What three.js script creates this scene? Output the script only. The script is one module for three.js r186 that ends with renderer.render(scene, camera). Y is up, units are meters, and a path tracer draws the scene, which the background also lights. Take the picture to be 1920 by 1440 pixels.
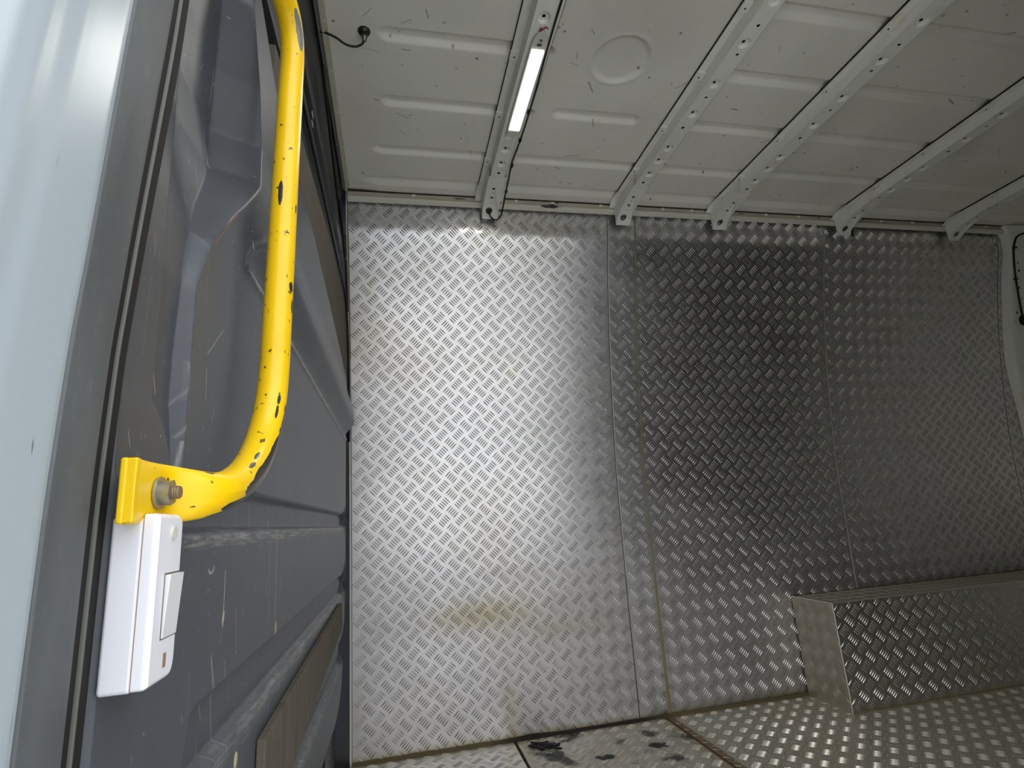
import * as THREE from 'three';
import { RectAreaLightUniformsLib } from 'three/addons/lights/RectAreaLightUniformsLib.js';
import { mergeGeometries } from 'three/addons/utils/BufferGeometryUtils.js';
import { RoundedBoxGeometry } from 'three/addons/geometries/RoundedBoxGeometry.js';
import { ImprovedNoise } from 'three/addons/math/ImprovedNoise.js';

// ---------------------------------------------------------------- camera, sky, exposure
// x runs towards the rear of the van, y up, -z from the side door across to the far wall; metres.
const scene = new THREE.Scene();
const camera = new THREE.PerspectiveCamera(69.7475, 4 / 3, 0.02, 200);
camera.matrixAutoUpdate = true;
camera.position.set(0, 0, 0);
camera.quaternion.setFromRotationMatrix(new THREE.Matrix4().makeBasis(
  new THREE.Vector3(0.9774, -0.0673, 0.2003).normalize(),
  new THREE.Vector3(0.0169, 0.9698, 0.2434).normalize(),
  new THREE.Vector3(-0.2106, -0.2345, 0.9490).normalize()));
scene.add(camera);

const lerp = (a, b, t) => a + (b - a) * t, clamp = (x, a = 0, b = 1) => Math.min(b, Math.max(a, x));
const SKY = 1.0;
function overcastSky() {
  const w = 256, h = 128, d = new Float32Array(w * h * 4), n = new ImprovedNoise();
  for (let j = 0; j < h; j++) for (let i = 0; i < w; i++) {
    const el = (j + 0.5) / h * Math.PI - Math.PI / 2, az = i / w * Math.PI * 2;
    const up = Math.max(0, Math.sin(el));
    let L = SKY * (0.46 + 0.78 * up); // overcast: the zenith about three times the horizon
    L *= 1 + 0.10 * n.noise(Math.cos(az) * 2 + 7, Math.sin(az) * 2 + 3, el * 3);
    const below = el < 0;
    const o = (j * w + i) * 4;
    d[o] = L * (below ? 0.42 : lerp(1.0, 0.92, up)); d[o + 1] = L * (below ? 0.41 : lerp(0.985, 0.985, up)); d[o + 2] = L * (below ? 0.39 : lerp(0.972, 1.05, up)); d[o + 3] = 1;
  }
  const t = new THREE.DataTexture(d, w, h, THREE.RGBAFormat, THREE.FloatType);
  t.mapping = THREE.EquirectangularReflectionMapping; t.magFilter = t.minFilter = THREE.LinearFilter; t.needsUpdate = true;
  return t;
}
scene.background = overcastSky();
scene.environment = scene.background;
RectAreaLightUniformsLib.init();
const renderer = new THREE.WebGLRenderer({ antialias: true });
renderer.toneMapping = THREE.LinearToneMapping;
renderer.toneMappingExposure = 2.8;
renderer.shadowMap.enabled = true;

// ---------------------------------------------------------------- helpers
let seed = 12345;
const rnd = () => { seed = (seed * 1664525 + 1013904223) >>> 0; return seed / 4294967296; };
const NZ = new ImprovedNoise();
const sst = (a, b, x) => { const t = clamp((x - a) / (b - a)); return t * t * (3 - 2 * t); };
const gau = (x, c, w) => Math.exp(-((x - c) * (x - c)) / (w * w));
function fbm(x, y, z = 0, o = 4) { let s = 0, a = 0.5; for (let i = 0; i < o; i++) { s += a * NZ.noise(x, y, z + i * 7.3); x *= 2.03; y *= 2.03; a *= 0.5; } return s; }
function table(pts) { // smooth interpolation through [x, y] rows sorted by x
  const n = pts.length, m = [];
  for (let i = 0; i < n; i++) {
    const a = pts[Math.max(0, i - 1)], b = pts[Math.min(n - 1, i + 1)];
    m.push((b[1] - a[1]) / (b[0] - a[0]));
  }
  return x => {
    if (x <= pts[0][0]) return pts[0][1] + m[0] * (x - pts[0][0]);
    if (x >= pts[n - 1][0]) return pts[n - 1][1] + m[n - 1] * (x - pts[n - 1][0]);
    let i = 0; while (x > pts[i + 1][0]) i++;
    const h = pts[i + 1][0] - pts[i][0], t = (x - pts[i][0]) / h, t2 = t * t, t3 = t2 * t;
    return (2 * t3 - 3 * t2 + 1) * pts[i][1] + (t3 - 2 * t2 + t) * h * m[i] + (-2 * t3 + 3 * t2) * pts[i + 1][1] + (t3 - t2) * h * m[i + 1];
  };
}
const linear = pts => x => {
  const n = pts.length;
  if (x <= pts[0][0]) return pts[0][1];
  if (x >= pts[n - 1][0]) return pts[n - 1][1];
  let i = 0; while (x > pts[i + 1][0]) i++;
  return lerp(pts[i][1], pts[i + 1][1], (x - pts[i][0]) / (pts[i + 1][0] - pts[i][0]));
};
const counts = {};
function numbered(name) { const k = counts[name] = (counts[name] ?? -1) + 1; return k ? `${name}_${String(k).padStart(3, '0')}` : name; }
function shade(m) { m.castShadow = m.receiveShadow = true; return m; }
function part(name, geo, mat, parent) { const m = shade(new THREE.Mesh(geo, mat)); m.name = name; parent.add(m); return m; }
function thing(name, label, category, pos = [0, 0, 0], group) {
  const o = new THREE.Group(); o.name = numbered(name); o.position.set(...pos); o.userData = { label, category };
  if (group) o.userData.group = group; scene.add(o); return o;
}
function single(name, geo, mat, label, category, group) {
  const m = shade(new THREE.Mesh(geo, mat)); m.name = numbered(name); m.userData = { label, category };
  if (group) m.userData.group = group; scene.add(m); return m;
}
function struct(name, label) { const o = new THREE.Group(); o.name = numbered(name); o.userData = { kind: 'structure', label }; scene.add(o); return o; }
// grid of points fn(u, v) -> [x, y, z, s, t]; flip turns the faces over
function grid(us, vs, fn, flip = false) {
  const nu = us.length, nv = vs.length, p = new Float32Array(nu * nv * 3), uv = new Float32Array(nu * nv * 2), idx = [];
  for (let j = 0; j < nv; j++) for (let i = 0; i < nu; i++) {
    const q = fn(us[i], vs[j]), o = j * nu + i;
    p[o * 3] = q[0]; p[o * 3 + 1] = q[1]; p[o * 3 + 2] = q[2];
    uv[o * 2] = q[3] ?? us[i]; uv[o * 2 + 1] = q[4] ?? vs[j];
  }
  for (let j = 0; j < nv - 1; j++) for (let i = 0; i < nu - 1; i++) {
    const a = j * nu + i, b = a + 1, c = a + nu, d = c + 1;
    if (flip) idx.push(a, c, b, b, c, d); else idx.push(a, b, c, b, d, c);
  }
  const g = new THREE.BufferGeometry();
  g.setAttribute('position', new THREE.BufferAttribute(p, 3)); g.setAttribute('uv', new THREE.BufferAttribute(uv, 2));
  g.setIndex(idx); g.computeVertexNormals(); return g;
}
const range = (a, b, n) => Array.from({ length: n + 1 }, (_, i) => a + (b - a) * i / n);
function flat(g) { const q = g.index ? g.toNonIndexed() : g; q.computeVertexNormals(); return q; }
function box(x0, x1, y0, y1, z0, z1, r = 0) {
  const g = r ? new RoundedBoxGeometry(x1 - x0, y1 - y0, z1 - z0, 2, r) : new THREE.BoxGeometry(x1 - x0, y1 - y0, z1 - z0);
  g.translate((x0 + x1) / 2, (y0 + y1) / 2, (z0 + z1) / 2); return g;
}
function plain(gs) { return mergeGeometries(gs.map(g => { const q = g.index ? g.toNonIndexed() : g; for (const k of Object.keys(q.attributes)) if (!['position', 'normal', 'uv'].includes(k)) q.deleteAttribute(k); return q; })); }
function tube(pts, r, seg = 60, sides = 10) { return new THREE.TubeGeometry(new THREE.CatmullRomCurve3(pts.map(p => new THREE.Vector3(...p))), seg, r, sides); }
// prism of a polygon [[a, b] ...] extruded along an axis with a small bevel
function prism(poly, depth, bevel = 0) {
  const s = new THREE.Shape(poly.map(p => new THREE.Vector2(...p)));
  return new THREE.ExtrudeGeometry(s, { depth: depth - 2 * bevel, bevelEnabled: bevel > 0, bevelSize: bevel, bevelThickness: bevel, bevelSegments: 2, bevelOffset: -bevel }).translate(0, 0, bevel);
}
// strip through a list of cross-section points swept over vs; pt(k, v) -> [x, y, z]; flat facets along k
function sweep(n, vs, pt, flip = false, us = null) {
  const gs = [];
  for (let k = 0; k < n - 1; k++) gs.push(grid([0, 1], vs, (u, v) => [...pt(k + u, v), u * 0.05 + k * 0.05, v], flip));
  return plain(gs);
}
function canvasTex(w, h, paint, rep = [1, 1]) {
  const c = document.createElement('canvas'); c.width = w; c.height = h; paint(c.getContext('2d'), w, h);
  const t = new THREE.CanvasTexture(c); t.colorSpace = THREE.SRGBColorSpace; t.wrapS = t.wrapT = THREE.RepeatWrapping; t.repeat.set(...rep);
  t.magFilter = THREE.LinearFilter; return t;
}
function dataTex(w, h, fn, srgb = true) { // fn(s, t) in 0..1 -> [r, g, b] in 0..1 as displayed
  const d = new Uint8Array(w * h * 4);
  for (let j = 0; j < h; j++) for (let i = 0; i < w; i++) {
    const c = fn((i + 0.5) / w, (j + 0.5) / h), o = (j * w + i) * 4;
    d[o] = clamp(c[0]) * 255; d[o + 1] = clamp(c[1]) * 255; d[o + 2] = clamp(c[2]) * 255; d[o + 3] = 255;
  }
  const t = new THREE.DataTexture(d, w, h); if (srgb) t.colorSpace = THREE.SRGBColorSpace;
  t.wrapS = t.wrapT = THREE.RepeatWrapping; t.magFilter = t.minFilter = THREE.LinearFilter; t.needsUpdate = true; return t;
}
const std = o => new THREE.MeshStandardMaterial({ roughness: 0.5, metalness: 0, side: THREE.DoubleSide, ...o });

// ---------------------------------------------------------------- main measures
const FLOOR = -0.747, ROOF = 1.195, XB = -0.157, XREAR = 3.14, ZN = -0.33;
const HEADER = 0.98, DOORX = 1.16;
// the far wall leans in towards the roof
const wallZ = table([[-0.747, -2.100], [-0.4, -2.094], [-0.127, -2.083], [0.162, -2.066], [0.402, -2.034], [0.66, -1.990], [0.914, -1.931], [1.0, -1.906], [1.055, -1.8885], [1.078, -1.8835], [1.12, -1.877], [1.175, -1.868]]);
// the door pillar leans the other way
const pillarDz = table([[-0.8, 0], [0, 0], [0.1, -0.004], [0.15, -0.009], [0.25, -0.018], [0.334, -0.026], [0.6, -0.055], [0.9, -0.1], [1.2, -0.17]]);

// ---------------------------------------------------------------- materials
const aluStain = (x, y) => { // yellowish brown film on the wall sheets, in wall coordinates
  let s = 0.20 * sst(0.05, 0.35, fbm(x * 1.7 + 3, y * 2.3, 1)) + 0.16 * sst(0.1, 0.4, fbm(x * 6, y * 6 + 9, 5));
  s += 0.9 * gau(x, 0.30, 0.17) * gau(y, -0.33, 0.05) + 0.4 * gau(x, 0.62, 0.2) * gau(y, -0.40, 0.03);
  s += 0.5 * gau(x, 0.38, 0.03) * sst(-0.45, -0.7, y);
  s += 0.30 * sst(2.1, 2.7, x) * sst(0.1, -0.25, y);
  s *= 1 - 0.5 * sst(1.0, 1.4, x);
  return clamp(s);
};
const WX0 = -0.157, WXW = 3.32, WY0 = -0.76, WYH = 1.96;
const wallMap = dataTex(1024, 640, (s, t) => {
  const x = WX0 + s * WXW, y = WY0 + t * WYH, st = aluStain(x, y), n = 0.04 * fbm(x * 14, y * 14, 2) + 0.05 * fbm(x * 2, y * 2, 8);
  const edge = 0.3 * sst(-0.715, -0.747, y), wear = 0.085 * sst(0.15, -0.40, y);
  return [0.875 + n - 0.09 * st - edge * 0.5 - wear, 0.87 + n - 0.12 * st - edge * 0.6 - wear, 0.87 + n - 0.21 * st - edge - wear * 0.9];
});
const wallRough = dataTex(512, 320, (s, t) => { const x = s * WXW, y = t * WYH, r = 0.30 + 0.18 * sst(0.95, 0.25, y) + 0.10 * fbm(x * 3, y * 5, 3) + 0.05 * fbm(x * 20, y * 20, 4); return [r, r, r]; }, false);
const aluWall = std({ map: wallMap, roughnessMap: wallRough, roughness: 1, metalness: 0.95 });
const aluBars = std({ color: 0xdadad8, roughness: 0.24, metalness: 0.95 });
const aluBox = std({ color: 0xc4c2bc, roughness: 0.34, metalness: 0.95 });
const aluBoxDirty = std({ map: dataTex(256, 256, (s, t) => { const n = 0.07 * fbm(s * 8, t * 8, 1); return [0.72 + n, 0.69 + n, 0.63 + n]; }), roughness: 0.48, metalness: 0.75 });
const floorStain = (x, z) => { // 0 clean .. 1 dark
  let dark = 0, brown = 0;
  if (x < 0.39) brown = 0.03 + 0.2 * sst(0, 0.4, fbm(x * 7, z * 7, 2));
  else if (x < 0.955) { brown = 0.55 + 0.4 * fbm(x * 6, z * 6, 4); dark = 0.8 * sst(0.12, 0.34, fbm(x * 9 + 2, z * 9, 6)); }
  else { brown = 0.55 + 0.7 * fbm(x * 3.1, z * 3.1, 9); }
  for (const [cx, cz, w, h] of [[0.47, -2.0, 0.05, 0.028], [0.63, -1.86, 0.045, 0.03], [0.82, -1.88, 0.05, 0.035], [0.55, -2.03, 0.03, 0.012]]) dark += 1.1 * sst(0.55, 0.8, gau(x, cx, w) * gau(z, cz, h) + 0.45 * fbm(x * 25, z * 25, 1));
  if (Math.abs(x - 0.95) < 0.03) brown += 0.5;
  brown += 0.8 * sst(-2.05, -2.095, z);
  return [clamp(brown), clamp(dark)];
};
const floorMap = dataTex(1280, 720, (s, t) => {
  const x = WX0 + s * WXW, z = -2.11 + t * 1.8, [b, k] = floorStain(x, z), n = 0.06 * fbm(x * 20, z * 20, 3);
  const c = [0.90 + n - 0.20 * b, 0.89 + n - 0.23 * b, 0.87 + n - 0.30 * b];
  return c.map(v => lerp(v, 0.07, k));
});
const floorRough = dataTex(640, 360, (s, t) => { const x = WX0 + s * WXW, z = -2.11 + t * 1.8, [b, k] = floorStain(x, z), r = 0.33 + 0.20 * b; return [0, r, clamp(0.95 - 0.35 * b - 0.5 * k)]; }, false);
const aluFloor = std({ map: floorMap, roughnessMap: floorRough, metalnessMap: floorRough, roughness: 1, metalness: 1 });
const aluFloorBars = std({ color: 0xffffff, roughness: 0.26, metalness: 0.85 });

const roofDirt = (x, z) => sst(0.05, 0.45, fbm(x * 2.2, z * 2.2, 3)) * 0.6 + sst(0.12, 0.4, fbm(x * 6 + 4, z * 3, 7)) * 0.4;
const roofMap = canvasTex(2048, 1024, (g, w, h) => {
  g.fillStyle = '#e8e6dc'; g.fillRect(0, 0, w, h);
  for (let i = 0; i < 260; i++) { // beige traffic film
    const x = rnd() * w, y = rnd() * h, r = 30 + rnd() * 120, q = g.createRadialGradient(x, y, 0, x, y, r), a = 0.03 + rnd() * 0.07;
    const c = rnd() < 0.6 ? '190,172,140' : '150,150,145';
    q.addColorStop(0, `rgba(${c},${a})`); q.addColorStop(1, `rgba(${c},0)`); g.fillStyle = q; g.fillRect(x - r, y - r, 2 * r, 2 * r);
  }
  for (let i = 0; i < 900; i++) { g.fillStyle = `rgba(60,50,38,${0.15 + rnd() * 0.5})`; const r = rnd() ** 3 * 2.2 + 0.5; g.beginPath(); g.arc(rnd() * w, rnd() * h, r, 0, 7); g.fill(); }
  for (let i = 0; i < 130; i++) { // scuffs
    g.strokeStyle = `rgba(70,66,60,${0.2 + rnd() * 0.45})`; g.lineWidth = 0.7 + rnd() * 1.5; const x = rnd() * w, y = rnd() * h, l = 4 + rnd() * 26, a = -0.9 + rnd() * 2.4;
    g.beginPath(); g.moveTo(x, y); g.lineTo(x + Math.cos(a) * l, y + Math.sin(a) * l); g.stroke();
  }
});
const whiteRoof = std({ map: roofMap, roughness: 0.42 });
const whiteSteel = std({ map: dataTex(512, 512, (s, t) => { const d = sst(0.08, 0.45, fbm(s * 9, t * 9, 2)), k = sst(0.40, 0.47, fbm(s * 46, t * 46, 5)) * 0.6, n = 0.02 * fbm(s * 60, t * 60, 1); return [0.90 + n - 0.06 * d - 0.5 * k, 0.90 + n - 0.08 * d - 0.52 * k, 0.865 + n - 0.13 * d - 0.5 * k]; }), roughness: 0.38 });
const beigeRail = std({ map: dataTex(512, 64, (s, t) => { const d = fbm(s * 30, t * 5, 2), r = sst(0.2, 0.45, fbm(s * 40 + 8, t * 6, 4)); return [0.71 + 0.12 * d - 0.1 * r, 0.68 + 0.12 * d - 0.18 * r, 0.60 + 0.12 * d - 0.23 * r]; }), roughness: 0.5 });
const sealantRed = std({ color: 0x34150f, roughness: 0.8 });
const sealantTan = std({ color: 0x857d5c, roughness: 0.65 });
const rustJoint = std({ map: dataTex(64, 512, (s, t) => { const n = fbm(s * 4, t * 60, 2); return [0.33 + 0.25 * n, 0.22 + 0.2 * n, 0.13 + 0.15 * n]; }), roughness: 0.85 });
const black = std({ color: 0x0a0a0b, roughness: 0.55 });
const blackRubber = std({ color: 0x0d0d0e, roughness: 0.7 });
const blackSteel = std({ map: dataTex(256, 256, (s, t) => { const n = 0.02 * fbm(s * 10, t * 10, 2), k = sst(0.42, 0.5, fbm(s * 60, t * 60, 9)) * 0.25; return [0.065 + n + k, 0.07 + n + k, 0.078 + n + k]; }), roughness: 0.42 });
const navySteel = std({ color: 0x1b2130, roughness: 0.32 });
const timber = std({ map: canvasTex(1024, 256, (g, w, h) => {
  g.fillStyle = '#5d574c'; g.fillRect(0, 0, w, h);
  for (let i = 0; i < 1600; i++) { const v = rnd(); g.fillStyle = v < 0.5 ? `rgba(40,36,30,${rnd() * 0.35})` : `rgba(135,124,100,${rnd() * 0.3})`; g.fillRect(rnd() * w, rnd() * h, 1 + rnd() * 3, 6 + rnd() * 60); }
  for (let i = 0; i < 7; i++) { const x = rnd() * 260, y = rnd() * h; const q = g.createRadialGradient(x, y, 0, x, y, 26); q.addColorStop(0, 'rgba(140,52,48,0.45)'); q.addColorStop(1, 'rgba(140,52,48,0)'); g.fillStyle = q; g.fillRect(x - 26, y - 26, 52, 52); }
}), roughness: 0.85 });
const plasticPale = std({ color: 0xb9ad7e, roughness: 0.7 });
const whiteBody = std({ color: 0xb2bbc0, roughness: 0.28 });
whiteBody.map = canvasTex(512, 1024, (g, w, h) => { g.fillStyle = '#fbfdfe'; g.fillRect(0, 0, w, h); for (let i = 0; i < 70; i++) { g.fillStyle = `rgba(${90 + rnd() * 60 | 0},${90 + rnd() * 50 | 0},${88 + rnd() * 40 | 0},${0.25 + rnd() * 0.5})`; g.beginPath(); g.ellipse(rnd() * w, rnd() * h, 1 + rnd() * 3, 1 + rnd() * 1.6, rnd() * 3, 0, 7); g.fill(); } });

// ---------------------------------------------------------------- ground outside
{
  const g = struct('ground', 'grey concrete ground outside the van');
  const geo = new THREE.PlaneGeometry(60, 60, 1, 1); geo.rotateX(-Math.PI / 2); geo.translate(0, -1.42, 0);
  part('paving', geo, std({ map: dataTex(256, 256, (s, t) => { const n = 0.05 * fbm(s * 20, t * 20, 1); return [0.695 + n, 0.695 + n, 0.69 + n]; }), roughness: 0.85 }), g);
}

// ---------------------------------------------------------------- tread bars
function barGeometry(L, W, H) {
  const us = range(-1, 1, 10), vs = range(-1, 1, 6);
  return grid(us, vs, (u, v) => {
    const e = Math.sqrt(Math.max(0, 1 - u * u)), w = W / 2 * Math.pow(e, 0.8), c = Math.cos(v * Math.PI / 2);
    return [u * L / 2, v * w, H * Math.pow(e, 1.9) * (0.8 * c + 0.2 * c * c) - 0.0001];
  });
}
const BAR = barGeometry(0.0285, 0.0046, 0.0025);
const BARW = barGeometry(0.0285, 0.0050, 0.0023);
// frame(a, b) -> {p, n, t}: point, normal and the direction of growing a on the sheet; inside(a, b) keeps bars on it
function treadBars(parent, mat, a0, b0, aMin, aMax, bMin, bMax, frame, inside, tint, geo = BAR, pa = 0.06, pb = 0.0622) {
  const ms = [], cs = [], M = new THREE.Matrix4(), q = new THREE.Vector3();
  const r2 = Math.SQRT1_2, st = 0.0086;
  for (let i = Math.floor((aMin - a0) / pa) - 1; i <= (aMax - a0) / pa + 1; i++)
    for (let j = Math.floor((bMin - b0) / pb) - 1; j <= (bMax - b0) / pb + 1; j++)
      for (const k of [0, 1]) {
        const ca = a0 + (i + k / 2) * pa, cb = b0 + (j + k / 2) * pb, sg = k ? -1 : 1; // '/' first, '\' at the half step
        for (let n = -2; n <= 2; n++) {
          const a = ca + n * st * r2 * sg, b = cb - n * st * r2;
          const h = 0.0085;
          if (a < aMin + h || a > aMax - h || b < bMin + h || b > bMax - h) continue;
          if (inside && !inside(a, b)) continue;
          const f = frame(a, b), nn = f.n, t = f.t, s = q.crossVectors(nn, t).clone();
          const d = t.clone().multiplyScalar(r2).addScaledVector(s, r2 * sg), e = new THREE.Vector3().crossVectors(nn, d);
          ms.push(new THREE.Matrix4().makeBasis(d, e, nn).setPosition(f.p)); if (tint) cs.push(tint(a, b));
        }
      }
  const im = new THREE.InstancedMesh(geo, mat, ms.length); im.name = 'tread_bars'; im.userData.kind = 'stuff'; shade(im);
  ms.forEach((m, i) => im.setMatrixAt(i, m)); if (tint) cs.forEach((c, i) => im.setColorAt(i, c));
  parent.add(im); return im;
}
const V = (x, y, z) => new THREE.Vector3(x, y, z);

// ---------------------------------------------------------------- far wall of tread plate
const wall = struct('wall_back', 'far side wall lined with aluminium tread plate sheets');
// dents of the thin sheets, metres towards the room
function dent(x, y) {
  const one = sst(0.86, 0.80, x);
  let d = 0.0012 * fbm(x * 3.1, y * 5.3, 11, 2) + 0.0003 * fbm(x * 11, y * 17, 5, 2);
  d += one * (0.0016 * gau(y, 1.075 - 0.02 * x + 0.006 * Math.sin(x * 50), 0.022) + 0.0012 * gau(y, -0.30 + 0.02 * x, 0.05) + 0.0008 * gau(y, -0.18, 0.02));
  d += one * sst(0.3, 0.6, x) * 0.0006 * Math.sin(y * 95) * gau(y, 0.28, 0.14);
  d += one * 0.0007 * gau(y, 0.44 + 0.006 * Math.sin(x * 40), 0.008);
  return d;
}
const wallPoint = (x, y, off = 0) => { // off from the lining face towards the room
  const dz = (wallZ(y + 1e-3) - wallZ(y - 1e-3)) / 2e-3, l = Math.hypot(1, dz);
  return [x, y - dz / l * off, wallZ(y) + off / l];
};
const wallFrame = off => (x, y) => {
  const e = 2e-3, dn = (y2, x2) => wallPoint(x2, y2, off + dent(x2, y2));
  const a = V(...dn(y, x - e)), b = V(...dn(y, x + e)), c = V(...dn(y - e, x)), d = V(...dn(y + e, x));
  const t = b.sub(a).normalize(), u = d.sub(c).normalize(), n = V(0, 0, 0).crossVectors(t, u).normalize();
  return { p: V(...dn(y, x)), n, t };
};
function wallSheet(x0, x1, y0, y1, off, phx, phy, thick = 0.002, inside) {
  const us = range(x0, x1, Math.max(2, Math.round((x1 - x0) / 0.012))), vs = range(y0, y1, Math.round((y1 - y0) / 0.008));
  const fn = o => (x, y) => [...wallPoint(x, y, o + dent(x, y)), (x - WX0) / WXW, (y - WY0) / WYH];
  const face = grid(us, vs, fn(off));
  const rim = (xs, ys, flip) => grid(xs, ys, (x, y) => fn(off)(x, y), flip);
  const edges = [x0, x1].map((x, k) => grid([0, 1], vs, (u, y) => [...wallPoint(x, y, lerp(off - thick, off, u) + dent(x, y)), (x - WX0) / WXW, (y - WY0) / WYH], k === 1));
  const tops = [y0, y1].map((y, k) => grid(us, [0, 1], (x, v) => [...wallPoint(x, y, lerp(off - thick, off, v) + dent(x, y)), (x - WX0) / WXW, (y - WY0) / WYH], k === 1));
  const m = part('tread_plate', mergeGeometries([face, ...edges, ...tops]), aluWall, wall);
  const tint = (x, y) => { const s = aluStain(x, y); return new THREE.Color().setRGB(0.82 - 0.12 * s, 0.82 - 0.16 * s, 0.82 - 0.28 * s); };
  treadBars(m, aluBars, phx, phy, x0, x1, y0, y1, wallFrame(off), inside, tint);
  return m;
}
const PLATE_TOP = 1.17;
wallSheet(-0.150, 0.853, FLOOR, PLATE_TOP, 0.004, -0.0964, 1.0921 - 0.0622 * 20);
wallSheet(0.856, 0.972, FLOOR, PLATE_TOP, 0.001, 0.8780, 1.1120 - 0.0622 * 20);
wallSheet(0.976, 1.868, FLOOR, PLATE_TOP, 0.002, 1.2502, 0.0559);
wallSheet(1.872, 2.838, FLOOR, PLATE_TOP, 0.002, 2.449, 1.026 - 0.0622 * 15);
wallSheet(2.842, 3.12, FLOOR, PLATE_TOP, 0.001, 2.87, 0.03);
{
  // structural skin behind the sheets
  const vs = range(-0.80, 1.23, 60);
  part('wall_skin', plain([grid([-0.3, 3.2], vs, (x, y) => wallPoint(x, y, -0.004)), grid([-0.3, 3.2], vs, (x, y) => wallPoint(x, y, -0.09), true)]), whiteSteel, wall);
  const rib = (x, w, off, m, jit, y0 = FLOOR, y1 = PLATE_TOP, name = 'sealant_bead') => part(name, grid(range(-1, 1, 4), range(y0, y1, 160), (u, y) => {
    const ww = w * (1 + jit * fbm(3, y * 40, x * 9, 2) + jit * 1.9 * sst(0.2, -0.75, y)); const q = wallPoint(x + u * ww / 2 + 0.15 * w * fbm(1, y * 30, x), y, off * Math.cos(u * 1.45) + 0.0012);
    return q;
  }), m, wall);
  rib(0.974, 0.0052, 0.0038, sealantTan, 0.9);
  rib(0.8562, 0.0052, 0.0052, std({ color: 0xe0dccb, roughness: 0.35, metalness: 0.6 }), 0.2, -0.25, PLATE_TOP, 'sheet_edge');
  rib(0.8525, 0.0026, 0.0046, black, 0.3, FLOOR, PLATE_TOP, 'sheet_gap');
  rib(1.870, 0.0030, 0.0032, std({ color: 0xa5a399, roughness: 0.5, metalness: 0.5 }), 0.6, -0.38, PLATE_TOP, 'sheet_edge');
  rib(2.840, 0.0030, 0.0030, std({ color: 0x6f6c60, roughness: 0.5, metalness: 0.5 }), 0.6, -0.38, PLATE_TOP, 'sheet_edge');
  rib(-0.150, 0.0050, 0.0045, std({ color: 0xa89a80, roughness: 0.6 }), 0.2, 0.6, PLATE_TOP, 'sheet_edge');
  const rv = new THREE.SphereGeometry(0.0042, 12, 8); rv.scale(1, 1, 0.5);
  for (const [x, y] of [[0.826, 1.085], [0.815, -0.302], [0.338, -0.298], [-0.140, -0.297], [-0.142, 0.012], [0.826, 0.39]]) {
    const f = wallFrame(0.0045)(x, y), m = part('rivet', rv, std({ color: 0xe4e2dc, roughness: 0.3, metalness: 0.7 }), wall);
    m.position.copy(f.p); m.lookAt(f.p.clone().add(f.n));
  }
  // grime line along the foot of the wall
  part('grime_line', grid(range(-0.15, 3.1, 300), range(0, 1, 3), (x, v) => { const w = 0.006 + 0.010 * Math.max(0, fbm(x * 9, 2, 1)) + 0.006 * gau(x, 0.45, 0.06); return [x, FLOOR + 0.0008 + v * w * 0.8 + 0.004 * v * v, wallZ(FLOOR) + 0.0055 + 0.002 + (1 - v) * w * 0.9, (x + 0.15) / 3.25, v]; }), std({ map: dataTex(512, 8, s => { const d = sst(0.13, 0.18, s) * sst(0.36, 0.3, s); return [0.36 - 0.24 * d, 0.31 - 0.24 * d, 0.20 - 0.15 * d]; }), roughness: 0.8 }), wall);
}

// ---------------------------------------------------------------- floor of tread plate
const floor = struct('floor', 'van floor of worn aluminium tread plate sheets');
{
  const bars = (m, x0, x1, px, pz, inside) => treadBars(m, aluFloorBars, px, pz, x0, x1, 0.36, 2.088, (x, d) => ({ p: V(x, FLOOR, -d), n: V(0, 1, 0), t: V(1, 0, 0) }),
    inside, (x, d) => { const [b, k] = floorStain(x, -d), s = 1 - 0.88 * k; return new THREE.Color().setRGB((0.90 - 0.14 * b) * s, (0.89 - 0.17 * b) * s, (0.86 - 0.25 * b) * s); }, BARW, 0.06, 0.06);
  const sheet = (x0, x1, px, pz, inside) => {
    const fn = (x, z) => [x, FLOOR + 0.0006 * fbm(x * 5, z * 5, 3, 2), z, (x - WX0) / WXW, (z + 2.11) / 1.8];
    const top = grid(range(x0, x1, Math.round((x1 - x0) / 0.03)), range(-2.1, -0.33, 60), fn, true);
    const b = box(x0, x1, FLOOR - 0.004, FLOOR - 0.0012, -2.1, -0.33); b.deleteAttribute('uv'); b.setAttribute('uv', new THREE.BufferAttribute(new Float32Array(48).fill(0.3), 2));
    const m = part('tread_plate', mergeGeometries([top, b]), aluFloor, floor);
    bars(m, x0, x1, px, pz, inside); return m;
  };
  const outsideBox = (x, d) => x < 1.545 || d < 1.868;
  sheet(-0.157, 0.384, 0.3306, 2.0129);
  sheet(0.389, 0.948, 0.47, 2.03);
  sheet(0.957, 3.12, 1.5836, 1.7375, outsideBox);
  const strip = (x, w, h, m, name) => part(name, grid(range(-1, 1, 6), range(-2.09, -0.35, 200), (u, z) => [x + u * w / 2 * (1 + 0.35 * fbm(2, z * 30, x)), FLOOR + 0.0005 + h * Math.cos(u * 1.5) * (0.7 + 0.6 * fbm(u * 3, z * 40, x)), z, u, z], true), m, floor);
  strip(0.3865, 0.010, 0.002, std({ color: 0x2c1d14, roughness: 0.9 }), 'joint_filler');
  strip(0.9505, 0.011, 0.0025, rustJoint, 'joint_filler');
  strip(0.969, 0.020, 0.0012, std({ color: 0x7c6d54, roughness: 0.7, metalness: 0.3 }), 'joint_filler');
  part('floor_base', box(-0.35, 3.2, FLOOR - 0.08, FLOOR - 0.006, -2.19, -0.27), black, floor);
  part('door_sill', box(-0.157, DOORX, FLOOR - 0.03, FLOOR + 0.006, -0.36, -0.26, 0.005), whiteSteel, floor);
}
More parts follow.
